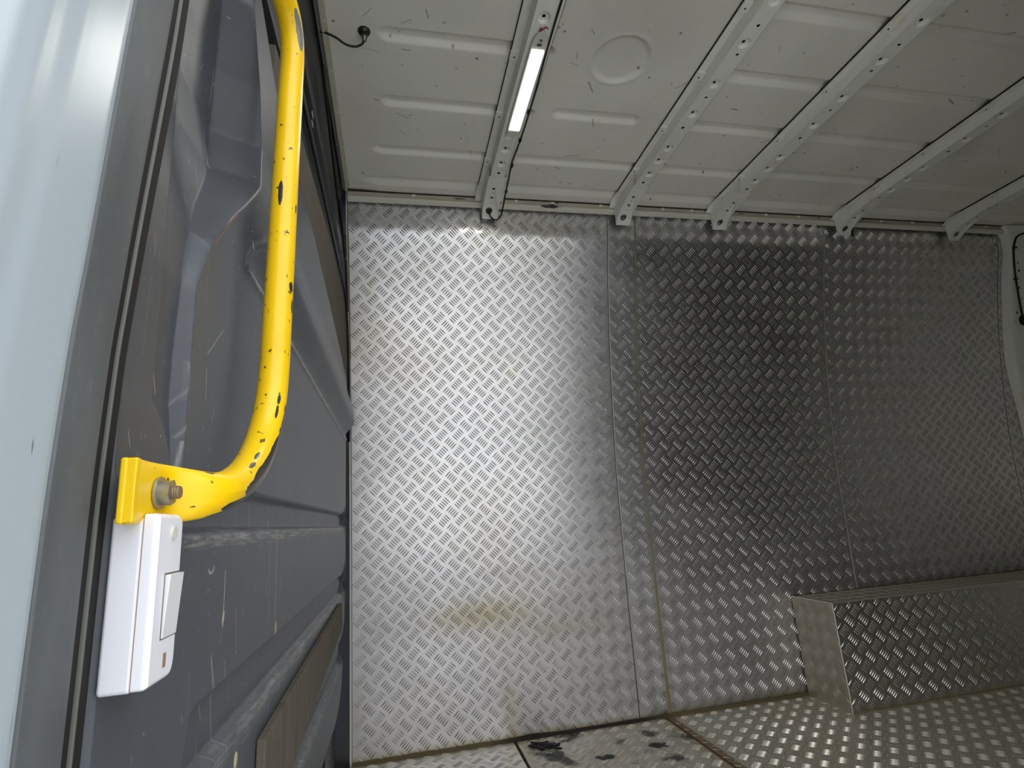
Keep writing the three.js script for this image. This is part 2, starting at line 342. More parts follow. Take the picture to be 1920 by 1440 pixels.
// black rubbery scrap by the floor joint
{
  const g = [];
  for (let i = 0; i < 5; i++) {
    const pts = []; for (let k = 0; k < 6; k++) pts.push([0.412 + 0.019 * k + 0.020 * rnd(), FLOOR + 0.003 + 0.012 * rnd(), -2.060 + i * 0.012 + 0.034 * rnd() + 0.008 * k]);
    g.push(tube(pts, 0.0022 + 0.0030 * rnd(), 30, 8));
  }
  single('rubber_scrap', plain(g), std({ color: 0x0b0b0c, roughness: 0.35 }), 'crumpled black rubbery scrap on the floor beside the dark sheet joint', 'scrap');
}

// ---------------------------------------------------------------- boxed wheel arch
{
  const X0 = 1.552, X1 = 3.1, YT = -0.384, ZF = -1.871;
  const t = thing('wheel_arch_box', 'aluminium tread plate box over the wheel arch at the right foot of the wall', 'box', [X0, FLOOR, ZF]);
  const H = YT - FLOOR, D = 0.216;
  const front = part('front_panel', box(0, X1 - X0, 0, H, -0.003, 0), aluBox, t);
  const phx = 1.914 - X0, phy = -0.5111 - FLOOR;
  treadBars(front, std({ color: 0xdedcd4, roughness: 0.25, metalness: 0.95 }), phx, phy, 0, X1 - X0, 0, H, (a, b) => ({ p: V(a, b, 0.0001), n: V(0, 0, 1), t: V(1, 0, 0) }));
  const end = part('end_panel', box(0, 0.003, 0, H, -D, -0.001), aluBoxDirty, t);
  treadBars(end, aluBoxDirty, -0.03, 0.02, -D, 0, 0, H, (a, b) => ({ p: V(-0.0001, b, a), n: V(-1, 0, 0), t: V(0, 0, 1) }), null, null, BARW);
  const top = part('top_panel', box(0.001, X1 - X0, H - 0.003, H, -D, -0.001), aluBoxDirty, t);
  treadBars(top, aluBoxDirty, 0.02, -0.03, 0, X1 - X0, -D, 0, (a, b) => ({ p: V(a, H + 0.0001, b), n: V(0, 1, 0), t: V(1, 0, 0) }), null, null, BARW);
  const weld = std({ color: 0xd8d6ce, roughness: 0.35, metalness: 0.8 });
  const wobble = (n, f) => { const p = []; for (let i = 0; i <= n; i++) p.push(f(i / n).map(v => v + 0.0008 * (rnd() - 0.5))); return p; };
  part('weld_bead', tube(wobble(30, s => [0.001, s * H, 0]), 0.0028, 90, 8), weld, t);
  part('weld_bead', tube(wobble(60, s => [s * (X1 - X0), H, 0]), 0.0024, 180, 8), weld, t);
  part('weld_bead', tube(wobble(20, s => [0, H, -D * s]), 0.0022, 60, 8), weld, t);
  part('grime_bead', tube(wobble(60, s => [s * (X1 - X0), 0.001, 0.001]), 0.0032, 180, 6), std({ color: 0x6f6440, roughness: 0.75 }), t);
  part('grime_bead', tube(wobble(40, s => [s * (X1 - X0), H + 0.001, -D + 0.006]), 0.003, 120, 6), std({ color: 0x59502f, roughness: 0.8 }), t);
}

// ---------------------------------------------------------------- ceiling with pressed swages
const BOWS = [0.318, 0.857, 1.283, 1.890, 2.490], BOWW = 0.100, FL = 1.1895;
const ceiling = struct('ceiling', 'white painted steel van roof with pressed swages');
{
  const SW = [];
  for (const z of [-0.50, -0.72, -0.945]) SW.push([-0.02, 0.44, z]);
  SW.push([-0.022, 0.440, -1.160], [-0.022, 0.440, -1.388], [-0.055, 1.29, -1.607]);
  SW.push([0.487, 0.780, -1.378], [0.487, 0.78, -0.93]);
  for (const z of [-0.52, -0.73, -0.953, -1.168, -1.378]) SW.push([0.90, 2.0, z]);
  SW.push([1.28, 2.50, -1.590]);
  const h = (x, z) => {
    let y = 0;
    for (const [a, b, c] of SW) { // grooves pressed upwards, rounded ends
      const dx = Math.max(0, a + 0.03 - x, x - b + 0.03), dz = z - c, r = Math.hypot(dx * 0.8, dz);
      if (r < 0.026) { const c2 = 1 - sst(0.008, 0.025, r); y = Math.max(y, 0.013 * c2); }
    }
    const rr = Math.hypot(x - 0.625, z + 1.158); // raised round boss
    y += 0.007 * sst(0.083, 0.067, rr);
    if (rr < 0.1) y -= 0.0022 * gau(rr, 0.084, 0.006);
    const q = Math.max(Math.abs(x - 2.30) / 1.0 - 0.26, Math.abs(z + 1.33) - 0.09); y += 0.004 * sst(0.012, -0.012, q) * sst(2.02, 2.04, x);
    const e = x < 0.0 ? sst(-0.10, -0.03, x) : 1; // edge pressing above the far wall
    y += e * (0.011 * sst(-1.752, -1.772, z) - 0.016 * sst(-1.772, -1.808, z)) - 0.0025 * sst(-1.808, -1.832, z);
    return y;
  };
  const zs = [...range(-1.835, -1.70, 68), ...range(-1.70, -0.90, 266).slice(1), ...range(-0.90, -0.42, 60).slice(1)];
  const xs = range(-0.15, 3.13, 547);
  const skin = grid(xs, zs, (x, z) => [x, ROOF + h(x, z), z, (x + 0.2) / 3.4, (z + 1.9) / 1.7]);
  part('roof_skin', skin, whiteRoof, ceiling);
  part('roof_shell', box(-0.3, 3.2, ROOF + 0.03, ROOF + 0.07, -2.0, -0.36), whiteSteel, ceiling);
}
// cant rail between roof and wall, with its sealed seam
{
  const rail = struct('trim_1', 'painted rail and sealed seam between roof and far wall');
  const cs = [[1.1925, -1.8390], [1.1672, -1.8480], [1.1662, -1.8405], [1.157, -1.8430], [1.150, -1.853]];
  const seg = (a, b, m, name) => part(name, sweep(b - a + 1, range(-0.15, 3.1, 120), (k, x) => { const i = Math.min(cs.length - 1, a + k), [y, z] = cs[i]; return [x, y + 0.0012 * fbm(x * 4, k, 3, 2), z]; }), m, rail);
  seg(0, 1, beigeRail, 'rail_face'); seg(1, 4, std({ color: 0xd6d3c6, roughness: 0.4 }), 'rail_lip');
  part('sealed_seam', tube(range(-0.15, 3.1, 80).map(x => [x, 1.1868 + 0.0010 * fbm(x * 12, 4, 1), -1.8376]), 0.0032, 320, 6), sealantRed, rail);
  for (let i = 0; i < 14; i++) { // small bent tabs on the seam
    const x = [0.085, 0.475, 0.82, 1.09, 1.22, 1.57, 1.73, 2.16, 2.33, 2.62, 2.75, 0.62, 2.9, 3.0][i];
    part('seam_tab', box(x - 0.007, x + 0.007, 1.176, 1.188, -1.848, -1.838, 0.003), whiteSteel, rail);
  }
  const chip = std({ color: 0x3b3d3d, roughness: 0.6 });
  for (const [x, y, w, hh] of [[0.615, 1.166, 0.075, 0.010], [0.585, 1.186, 0.02, 0.005], [0.64, 1.183, 0.012, 0.006], [0.255, 1.18, 0.045, 0.007], [1.45, 1.18, 0.02, 0.005], [1.40, 1.178, 0.022, 0.004], [1.83, 1.18, 0.018, 0.006]]) {
    const s = new THREE.Shape(); for (let k = 0; k < 18; k++) { const a = k / 18 * 6.283, r = 1 + 0.7 * (rnd() - 0.5); s[k ? 'lineTo' : 'moveTo'](Math.cos(a) * w / 2 * r, Math.sin(a) * hh * 0.7 * r); }
    const g = new THREE.ExtrudeGeometry(s, { depth: 0.0006, bevelEnabled: false }); g.rotateX(y > 1.175 ? -0.4 : 0.1); g.translate(x, y, y > 1.175 ? -1.839 - (1.1925 - y) * 0.46 + 0.0016 : -1.8405);
    part('paint_chip', g, chip, rail);
  }
}
// ---------------------------------------------------------------- roof bows
{
  const Z1 = -0.50, ZB = -1.655, ZE = -1.842, WY = 1.155, WEND = 1.129;
  const dimples = [[-1.024], [-1.163], [-1.283], [-1.444], [-1.512], [-1.587], [-0.90], [-0.76], [-0.64]].map(a => a[0]);
  const holes = [[-1.06, .0042], [-1.215, .0042], [-1.345, .0055], [-1.638, .0058], [-1.660, .0026], [-0.97, .0045], [-0.83, .0045]];
  const tabsZ = [-0.730, -0.947, -1.168, -1.393, -1.612];
  const circle = (x, z, r) => { const p = new THREE.Path(); p.absarc(x, z, r, 0, Math.PI * 2); return p; };
  const webShape = (z0, z1, x0, x1, n, hs) => { const s = new THREE.Shape([...range(z0, z1, n).map(z => V2(x1, z)), ...range(z1, z0, n).map(z => V2(x0, z))]); for (const [x, z, r] of hs) s.holes.push(circle(x, z, r)); return s; };
  function V2(a, b) { return new THREE.Vector2(a, b); }
  const xc = 0.050; // middle of the web from the left flange edge
  const dimpleGeo = new THREE.LatheGeometry([[0.0045, 0.0055], [0.0105, 0.0055], [0.0125, 0.0048], [0.0158, 0.0002], [0.0178, -0.0020], [0.0196, -0.0004]].map(p => V2(...p)), 28);
  const lightRing = new THREE.LatheGeometry([[0.0038, 0.0022], [0.008, 0.0018], [0.0105, 0.0]].map(p => V2(...p)), 20);
  function bow(x0, label, skip) {
    const t = thing('roof_bow', label, 'roof beam', [x0, 0, 0], 'roof beams across the van ceiling');
    const dm = dimples.filter(z => !(skip && z < -1.05 && z > -1.43));
    const hs = [...dm.map(z => [xc, z, 0.0185]), ...holes.filter(h => !(skip && h[0] < -1.05 && h[0] > -1.43)).map(([z, r]) => [xc + (r < 0.005 && r > 0.003 ? 0.004 : 0), z, r])];
    const bend = (g, f) => { const p = g.attributes.position; for (let i = 0; i < p.count; i++) f(p, i); g.computeVertexNormals(); return g; };
    // web: shape drawn in (x, z), laid flat
    const web = new THREE.ExtrudeGeometry(webShape(ZB - 0.02, Z1, 0.024, 0.076, 1, hs), { depth: 0.0015, bevelEnabled: false, curveSegments: 20 });
    web.rotateX(Math.PI / 2); web.scale(1, 1, 1); bend(web, (p, i) => p.setZ(i, p.getZ(i))); web.translate(0, WY + 0.0015, 0);
    part('web', web, whiteSteel, t);
    const side = (xa, ya, xb, yb, z0, z1) => grid([0, 1], range(z0, z1, 24), (u, z) => [lerp(xa, xb, u), lerp(ya, yb, u), z, u * 0.05, z]);
    for (const s of [0, 1]) {
      const X = x => s ? 0.1 - x : x;
      part('side_wall', side(X(0.0215), FL, X(0.0235), WY, ZB - 0.02, Z1), whiteSteel, t);
      part('flange', plain([side(X(0), FL, X(0.022), FL, -1.76, Z1), side(X(0), FL - 0.0015, X(0.022), FL - 0.0015, -1.76, Z1), side(X(0), FL, X(0), FL - 0.0015, -1.76, Z1)]), whiteSteel, t);
    }
    part('cavity_liner', box(0.025, 0.075, WY + 0.009, WY + 0.012, -1.838, Z1), black, t);
    for (const s of [0, 1]) part('mastic', box(s ? 0.078 : -0.002, s ? 0.102 : 0.022, FL + 0.0003, ROOF - 0.0006, -1.75, Z1), black, t);
    for (const z of dm) { const m = part('dimple', dimpleGeo, whiteSteel, t); m.position.set(xc, WY + 0.0008, z); }
    for (const z of tabsZ) { const g = plain([box(-0.002, 0.0225, FL - 0.0075, FL - 0.0012, z - 0.018, z + 0.012, 0.0012), new THREE.CylinderGeometry(0.0001, 0.0001, 0.0001, 6).translate(0.01, FL - 0.003, z)]); const m = part('flange_tab', g, whiteSteel, t); part('weld_hole', new THREE.CylinderGeometry(0.0026, 0.0026, 0.0008, 14).translate(0.010, FL - 0.0077, z - 0.006), black, m); }
    // end bracket: folded cup slid over the bow and falling towards the wall
    const yb = table([[-1.845, 1.103], [-1.815, 1.124], [-1.78, 1.137], [-1.72, 1.147], [-1.655, WY - 0.0022]]);
    const bs = webShape(ZE, ZB, 0.020, 0.080, 24, [[xc - 0.004, -1.720, .0056], [xc - 0.003, -1.742, .0026], [xc - 0.004, -1.765, .0056], [xc - 0.003, -1.79, .0024], [xc - 0.006, -1.820, .0125]]);
    const bw = new THREE.ExtrudeGeometry(bs, { depth: 0.0015, bevelEnabled: false, curveSegments: 20 }); bw.rotateX(Math.PI / 2);
    bend(bw, (p, i) => p.setY(i, p.getY(i) + yb(p.getZ(i)) + 0.0015));
    const br = part('end_bracket', bw, whiteSteel, t);
    for (const s of [0, 1]) {
      const X = x => s ? 0.1 - x : x;
      part('bracket_side', grid([0, 1], range(ZE, ZB + 0.03, 20), (u, z) => { const cut = z > ZB - 0.004 ? (z - ZB + 0.004) / 0.034 : 0; return [X(lerp(0.0185, 0.020, u)), lerp(FL - 0.001, lerp(yb(z), FL - 0.001, cut), u), z, u * 0.05, z]; }), whiteSteel, br);
      part('bracket_foot', grid([0, 1], range(ZE, -1.76, 8), (u, z) => [X(lerp(-0.004, 0.0185, u)), lerp(FL - 0.002, 1.172, sst(-1.80, ZE, z)), z, u * 0.05, z]), whiteSteel, br);
    }
    part('end_lip', grid(range(0.020, 0.080, 4), range(0, 1, 3), (x, v) => [x, yb(ZE) - 0.005 * v, ZE - 0.002 * v, x, v * 0.05]), whiteSteel, br);
    return t;
  }
  bow(BOWS[0], 'white steel roof beam carrying the lit strip lamp and black cable', true);
  bow(BOWS[1], 'white perforated roof beam ending above the narrow wall strip with the yellowed sealant bead');
  bow(BOWS[2], 'white perforated roof beam in the middle of the five, over the dark second wall sheet');
  bow(BOWS[3], 'white perforated roof beam with a short black cable end hanging beside its foot');
  bow(BOWS[4], 'white perforated roof beam nearest the rear pillar, last of the five');
}
// ---------------------------------------------------------------- strip lamp on the first bow
{
  const LX = 0.373, LY = 1.1525, Z0 = -1.052, Z1 = -1.425;
  const t = thing('strip_lamp', 'slim white strip lamp glowing under the leftmost roof beam', 'lamp', [LX, LY, (Z0 + Z1) / 2]);
  t.rotation.y = 0.0;
  const zl = z => z - (Z0 + Z1) / 2;
  const s = new THREE.Shape(); // outline from below: pointed front end
  const P = [[-0.019, zl(Z1)], [0.019, zl(Z1)], [0.019, zl(-1.098)], [0.016, zl(-1.075)], [0.008, zl(-1.058)], [0, zl(-1.052)], [-0.008, zl(-1.058)], [-0.016, zl(-1.075)], [-0.019, zl(-1.098)]];
  P.forEach((p, i) => s[i ? 'lineTo' : 'moveTo'](...p));
  const g = new THREE.ExtrudeGeometry(s, { depth: 0.006, bevelEnabled: true, bevelSize: 0.001, bevelThickness: 0.001, bevelSegments: 2 }); g.rotateX(Math.PI / 2);
  part('body', g, std({ color: 0xcfccc0, roughness: 0.4 }), t);
  const lens = new RoundedBoxGeometry(0.0345, 0.008, 0.300, 3, 0.003); lens.translate(0, -0.0085, zl(-1.2555));
  const glow = std({ color: 0xffffff, roughness: 0.4, emissive: 0xffffff, emissiveIntensity: 0.27 });
  const d = part('diffuser', lens, glow, t);
  for (let i = 0; i < 48; i++) { const m = part('lens_rib', box(-0.0165, 0.0165, -0.0131, -0.0121, -0.0008, 0.0008), glow, d); m.position.z = zl(-1.113) - i * 0.0060; }
  part('end_cap', box(-0.019, 0.019, -0.010, 0, zl(-1.430), zl(-1.406), 0.003), std({ color: 0xd6d3c8, roughness: 0.4 }), t);
  part('screw', new THREE.CylinderGeometry(0.0035, 0.0035, 0.002, 14).translate(0.001, -0.0078, zl(-1.078)), std({ color: 0x77756c, roughness: 0.4, metalness: 0.8 }), t);
  part('switch', box(-0.006, 0.006, -0.0085, -0.006, zl(-1.096), zl(-1.088), 0.001), std({ color: 0x4a4a46 }), t);
  part('red_connector', plain([tube([[-0.006, -0.003, zl(-1.052)], [-0.002, -0.007, zl(-1.046)], [0.004, -0.005, zl(-1.042)], [0.010, -0.004, zl(-1.046)]], 0.0018, 20, 8), box(-0.009, -0.004, -0.006, -0.001, zl(-1.056), zl(-1.048), 0.001)]), std({ color: 0x8d2a22, roughness: 0.5 }), t).userData.label = 'small red wire connector';
  const L = new THREE.RectAreaLight(0xfffdf6, 22, 0.033, 0.295);
  L.position.set(LX, LY - 0.0155, -1.2555); L.rotation.x = -Math.PI / 2; scene.add(L);
}
{
  // cable beside the first bow
  const x = 0.404;
  const pts = [[0.395, 1.153, -0.55], [0.396, 1.153, -0.9], [0.397, 1.152, -1.05], [0.399, 1.151, -1.14], [0.403, 1.149, -1.29], [0.404, 1.150, -1.45], [0.400, 1.150, -1.57], [0.406, 1.146, -1.66], [0.409, 1.136, -1.74], [0.410, 1.120, -1.795], [0.404, 1.101, -1.826], [0.390, 1.093, -1.836], [0.374, 1.097, -1.832], [0.364, 1.108, -1.824], [0.362, 1.126, -1.820]];
  const t = thing('lamp_cable', 'thin black cable taped along the leftmost roof beam into its end hole', 'cable');
  part('cable', tube(pts, 0.0028, 240, 8), black, t);
  for (const [px, py, z] of [[0.4035, 1.150, -1.455], [0.410, 1.142, -1.722], [0.403, 1.150, -1.585], [0.402, 1.150, -1.33]]) part('tape_wrap', new THREE.SphereGeometry(1, 12, 8).scale(0.0055, 0.0055, 0.012).translate(px, py, z), blackRubber, t);
}
// ---------------------------------------------------------------- aerial fitting on the roof
{
  const t = thing('roof_aerial', 'small round metal fitting with a short black cable on the roof by the bulkhead', 'fitting', [-0.056, ROOF, -1.158]);
  const dark = std({ color: 0x4b4640, roughness: 0.35, metalness: 0.8 });
  part('base', new THREE.LatheGeometry([[0, -0.010], [0.010, -0.010], [0.013, -0.006], [0.0155, -0.002], [0.0155, 0]].map(p => new THREE.Vector2(...p)), 28), dark, t);
  const st = new THREE.LatheGeometry([[0, -0.014], [0.005, -0.014], [0.0055, -0.008], [0.0075, -0.006], [0.0075, 0.0]].map(p => new THREE.Vector2(...p)), 20); st.translate(0.0, -0.009, -0.003); st.rotateX(0.35);
  part('stem', st, std({ color: 0x8d877c, roughness: 0.3, metalness: 0.9 }), t);
  part('cable', tube([[0, -0.020, -0.008], [-0.006, -0.026, -0.014], [-0.022, -0.034, -0.016], [-0.045, -0.034, -0.012], [-0.066, -0.026, -0.004], [-0.092, -0.018, 0.0], [-0.104, -0.018, 0.002]], 0.0028, 60, 8), black, t);
}
{
  const t = thing('cable_end', 'short black cable end hanging down beside the fourth roof beam foot', 'cable', [1.992, 1.16, -1.842]);
  part('cable', tube([[0.004, 0.02, -0.004], [0.004, 0, 0], [0.002, -0.025, -0.001], [0, -0.052, -0.004]], 0.004, 24, 8), black, t);
  part('cap', new THREE.CylinderGeometry(0.0052, 0.0048, 0.012, 10).translate(0, -0.054, -0.004), blackRubber, t);
}
// ---------------------------------------------------------------- rear: pillar, end wall
{
  const w = struct('wall_right', 'rear end of the load space with white inner pillar');
  part('rear_doors', box(XREAR, XREAR + 0.05, -0.9, 1.25, -2.15, -0.30), whiteSteel, w);
  const ys = range(-0.376, 1.19, 60);
  const edge = y => 2.868 + 0.055 * sst(0.62, 0.2, y) + 0.06 * sst(0.25, -0.2, y);
  const prof = [[-0.004, 0.002], [0.0, 0.020], [0.004, 0.034], [0.014, 0.042], [0.04, 0.046], [0.14, 0.054], [0.26, 0.075]];
  const at = (k, y) => { const i = Math.min(prof.length - 2, Math.floor(k)), f = k - i, a = prof[i], b = prof[i + 1], top = sst(1.10, 1.19, y); return wallPoint(edge(y) + lerp(a[0], b[0], f) - 0.03 * top * top, y, lerp(a[1], b[1], f)); };
  part('rear_pillar', grid(range(0, prof.length - 1, 24), ys, (k, y) => [...at(k, y), k * 0.05, y]), whiteSteel, w);
  for (const [x, y, a, b] of [[2.905, 0.985, 0.004, 0.005], [2.907, 0.905, 0.004, 0.005], [2.893, 0.79, 0.004, 0.005], [2.93, 0.52, 0.004, 0.007], [2.895, 1.02, .003, .004]]) {
    const q = wallPoint(x, y, 0.0485), m = part('square_hole', new RoundedBoxGeometry(a * 2, b * 2, 0.002, 2, 0.0009), black, w); m.position.set(...q); m.rotation.x = 0.27;
  }
  const q = wallPoint(2.99, 0.44, 0.052), m = part('pillar_slot', new RoundedBoxGeometry(0.10, 0.06, 0.004, 3, 0.0018), black, w); m.position.set(...q); m.rotation.x = 0.15;
}
{
  const t = thing('rear_cable', 'black cable looping down the white rear pillar into a round grommet', 'cable');
  const P = (x, y) => wallPoint(x, y, 0.052);
  part('cable', tube([P(3.06, 1.17), P(2.97, 1.158), P(2.895, 1.135), P(2.868, 1.09), P(2.870, 1.01), P(2.884, 0.94), P(2.898, 0.87), P(2.912, 0.805), P(2.922, 0.77)], 0.0042, 100, 8), black, t);
  const g = new THREE.LatheGeometry([[0, 0.008], [0.016, 0.007], [0.022, 0.004], [0.025, 0]].map(p => new THREE.Vector2(...p)), 28); g.rotateX(Math.PI / 2 + 0.2); g.translate(...wallPoint(2.928, 0.755, 0.0475));
  part('grommet', g, blackRubber, t);
  for (const [x, y] of [[2.880, 0.945], [2.868, 1.08]]) part('clip', box(-0.010, 0.010, -0.004, 0.004, -0.003, 0.006, 0.001).translate(...P(x, y)), black, t);
}
// ---------------------------------------------------------------- near side wall behind the camera's right, door header
{
  const w = struct('wall_front', 'side wall with the sliding door opening the photo is taken through');
  const alu = std({ color: 0x504f4b, roughness: 0.55, metalness: 0.5 });
  const nz = y => ZN + 0.015 - (wallZ(y) + 2.1);
  const slab = (x0, x1, y0, y1) => { const vs = range(y0, y1, 24); return plain([grid([x0, x1], vs, (x, y) => [x, y, nz(y)], true), grid([x0, x1], vs, (x, y) => [x, y, nz(y) + 0.09]), grid([0, 1], vs, (u, y) => [x0, y, nz(y) + 0.09 * u]), grid([0, 1], vs, (u, y) => [x1, y, nz(y) + 0.09 * u], true), grid([x0, x1], [0, 1], (x, u) => [x, y0, nz(y0) + 0.09 * u])]); };
  part('side_lining', slab(DOORX, 3.2, -0.85, 1.25), alu, w);
  part('door_header', slab(-0.155, DOORX, HEADER, 1.25), whiteSteel, w);
}

// ---------------------------------------------------------------- bulkhead: steel, moulded lining, boards
{
  const w = struct('wall_left', 'dark painted steel bulkhead behind the moulded lining');
  part('steel_sheet', box(-0.30, -0.235, -0.80, 1.22, -2.14, -0.40), navySteel, w);
  // ribbed upper sheet
  const prof = linear([[0.50, 0], [0.765, 0], [0.772, 0.012], [0.800, 0.014], [0.812, 0], [0.86, 0], [0.868, 0.010], [0.905, 0.012], [0.915, 0], [0.945, 0], [0.953, 0.014], [0.985, 0.016], [0.998, 0.002], [1.05, 0.004], [1.09, 0.012], [1.195, 0.020]]);
  part('ribbed_sheet', grid(range(0.66, 2.0, 20), [...range(0.585, 1.19, 148)], (d, y) => [-0.186 + prof(y), y, -d, d, y]), blackSteel, w);
  part('side_flange', plain([grid([0, 1], range(FLOOR, 1.19, 50), (u, y) => { const z = Math.min(wallZ(y) + 0.012, -1.84); return [lerp(-0.196, -0.158, u), y, lerp(z + 0.10, z, u)]; }), box(-0.196, -0.150, FLOOR, 0.95, -2.12, -2.06)].slice(0, 1)), navySteel, w);
  const roofEdge = part('roof_flange', plain([box(-0.152, -0.142, ROOF - 0.006, ROOF - 0.002, -1.83, -0.5, 0.001), box(-0.156, -0.149, ROOF - 0.02, ROOF - 0.001, -1.83, -0.5, 0.002)]), std({ color: 0xb8b4a2, roughness: 0.5 }), w);
  for (let i = 0; i < 6; i++) part('screw_head', new THREE.CylinderGeometry(0.004, 0.004, 0.002, 12).translate(-0.147, ROOF - 0.007, -0.98 - i * 0.155), std({ color: 0xd0cdc0, roughness: 0.4 }), w);
  for (const y of [0.93, 0.905]) { const m = part('bright_scratch', box(-0.1715, -0.1705, y - 0.004, y + 0.004, -1.155, -1.135, 0.0004), std({ color: 0xcfd2d4, roughness: 0.3 }), w); }
}
{
  const d0 = 0.360, d1 = 1.905;
  const yTop = linear([[0.35, 0.70], [0.60, 0.68], [0.66, 0.648], [0.70, 0.625], [0.74, 0.608], [1.1, 0.602], [1.48, 0.557], [1.91, 0.497], [2.1, 0.47]]);
  const yBot = linear([[0.35, -0.735], [1.0, -0.60], [1.46, -0.515], [1.567, -0.487], [1.70, -0.462], [1.77, -0.436], [1.82, -0.37], [1.85, -0.29], [1.88, -0.19], [1.905, -0.10]]);
  const zr = linear([[0.2, 0.463], [0.206, 0.465], [0.225, 0.474], [0.262, 0.496], [0.323, 0.554], [0.405, 0.626], [0.469, 0.648], [0.541, 0.628], [0.62, 0.585]]);
  const zl = linear([[0.04, 0.441], [0.103, 0.425], [0.142, 0.425], [0.214, 0.432], [0.307, 0.444], [0.373, 0.457], [0.495, 0.466], [0.6, 0.474]]);
  // depth of the recess: its sloping face is seen between zl and zr, both measured on the lining plane
  const H = y => 0.82 * (zr(y) / zl(y) - 1) * 0.157;
  const groove = (y, a, b, dpt) => -dpt * sst(a, a + 0.008, y) * sst(b, b - 0.008, y);
  const relief = (d, y) => {
    let r = 0;
    const far = sst(d1 - 0.012, d1 - 0.019, d);
    // horizontal swages
    r += groove(y, 0.003, 0.047, 0.013) * sst(0.468, 0.484, d) * far;
    r += groove(y, -0.188, -0.128, 0.013) * sst(0.50, 0.52, d + 0.35 * Math.max(0, -0.128 - y) - 0.012) * far;
    r += groove(y, -0.372, -0.300, 0.014) * sst(0.60, 0.64, d) * far;
    r += groove(y, -0.545, -0.475, 0.014) * sst(0.60, 0.64, d);
    // proud ledge under the upper board
    r += sst(0.50, 0.80, d) * (0.026 * sst(0.300, 0.345, y) * (1 - 0.92 * sst(0.355, 0.48, y)));
    r += sst(0.60, 0.62, d) * 0.0035 * gau(y, 0.2875, 0.006);
    { const t = clamp((d - 0.604) / 0.066), yy = 0.2875 + 0.062 * Math.sqrt(t); if (d > 0.596 && d < 0.72) r += 0.0035 * gau(y, yy, 0.007) * sst(0.596, 0.606, d) * sst(0.72, 0.69, d); }
    r += 0.0035 * sst(0.59, 0.63, d) * sst(0.29, 0.31, y) * sst(0.74, 0.69, d) * 0;
    // pressed recess beside the door edge
    const h = H(y), k = 1 + h / 0.157, a = zl(y) * k, b = zr(y), le = 0.390 * k;
    const low = sst(0.030, 0.045, y);
    if (d < b) {
      const t = clamp((d - a) / (b - a));
      r -= h * (1 - 0.5 * t * t * (3 - 2 * t) - 0.5 * t) * low;
    }
    // channel between the sloping face and a lip beside the seal; it ends rounded at about 0.1
    const up = Math.max(sst(le + 0.006, le - 0.006, d), sst(0.112, 0.092, y + 20 * (d - 0.405) * (d - 0.405)));
    if (d < a + 0.01) r += up * Math.min(0.005, 0.5 * h) * low * sst(a + 0.01, a - 0.006, d);
    r += 0.0006 * fbm(d * 6, y * 6, 4, 2);
    // turned edges
    r -= 0.02 * sst(0.012, 0, d1 - d) + 0.02 * sst(0.010, 0, yTop(d) - y) + 0.006 * sst(0.004, 0, d + pillarDz(y) - d0);
    return r;
  };
  const us = [...range(d0, 0.76, 360), ...range(0.76, d1 - 0.03, 90).slice(1), ...range(d1 - 0.03, d1, 10).slice(1)];
  const vs = range(0, 1, 420);
  const map = canvasTex(2048, 2048, (g, w, h) => {
    // u: depth .30..2.0, v: height -.80...70
    const X = d => (d - 0.30) / 1.70 * w, Y = y => h - (y + 0.80) / 1.5 * h;
    g.fillStyle = '#4e5258'; g.fillRect(0, 0, w, h);
    for (let i = 0; i < 300; i++) { const x = rnd() * w, y = rnd() * h, r = 30 + rnd() * 140, q = g.createRadialGradient(x, y, 0, x, y, r), c = rnd() < 0.5 ? '112,110,104' : '58,60,68', a = 0.03 + rnd() * 0.08; q.addColorStop(0, `rgba(${c},${a})`); q.addColorStop(1, `rgba(${c},0)`); g.fillStyle = q; g.fillRect(x - r, y - r, 2 * r, 2 * r); }
    for (let i = 0; i < 1100; i++) { // vertical drag marks, thicker dust deeper in the van
      const x = w * Math.pow(rnd(), 0.7), y = rnd() * h, l = 10 + rnd() * rnd() * 240, v = 110 + rnd() * 70 | 0;
      g.fillStyle = `rgba(${v},${v - 2},${v - 8},${rnd() * 0.16})`; g.fillRect(x, y, 1 + rnd() * 5, l);
    }
    for (let i = 0; i < 900; i++) { const x = rnd() * w, y = rnd() * h, l = 3 + rnd() * rnd() * 70, a = 1.2 + rnd() * 0.8, v = 150 + rnd() * 70 | 0; g.strokeStyle = `rgba(${v},${v},${v - 10},${0.15 + rnd() * 0.5})`; g.lineWidth = 0.7 + rnd() * 1.4; g.beginPath(); g.moveTo(x, y); g.lineTo(x + Math.cos(a) * l, y + Math.sin(a) * l); g.stroke(); }
    for (let i = 0; i < 900; i++) { g.fillStyle = `rgba(220,222,224,${0.2 + rnd() * 0.6})`; g.fillRect(rnd() * w, rnd() * h, 1 + rnd() * 1.5, 1 + rnd() * 2); }
    // worn dusty crests
    const crest = (y, t, a, d = 0.55, e = 1.9) => { for (let i = 0; i < 900; i++) { const x = X(lerp(d, e, rnd())), yy = Y(y + (rnd() + rnd() - 1) * t); g.fillStyle = `rgba(168,164,152,${a * rnd()})`; g.fillRect(x, yy, 8 + rnd() * 40, 1 + rnd() * 2.5); } };
    crest(0.0, 0.010, 0.30, 0.47); crest(-0.192, 0.012, 0.32, 0.55); crest(-0.375, 0.010, 0.22, 0.7); crest(0.37, 0.025, 0.22, 0.7); crest(0.2875, 0.003, 0.35, 0.6);
    // particular marks
    g.strokeStyle = 'rgba(190,194,200,.75)'; g.lineWidth = 3; g.beginPath(); g.arc(X(0.545), Y(-0.022), 10, 0.2, 2.6); g.stroke();
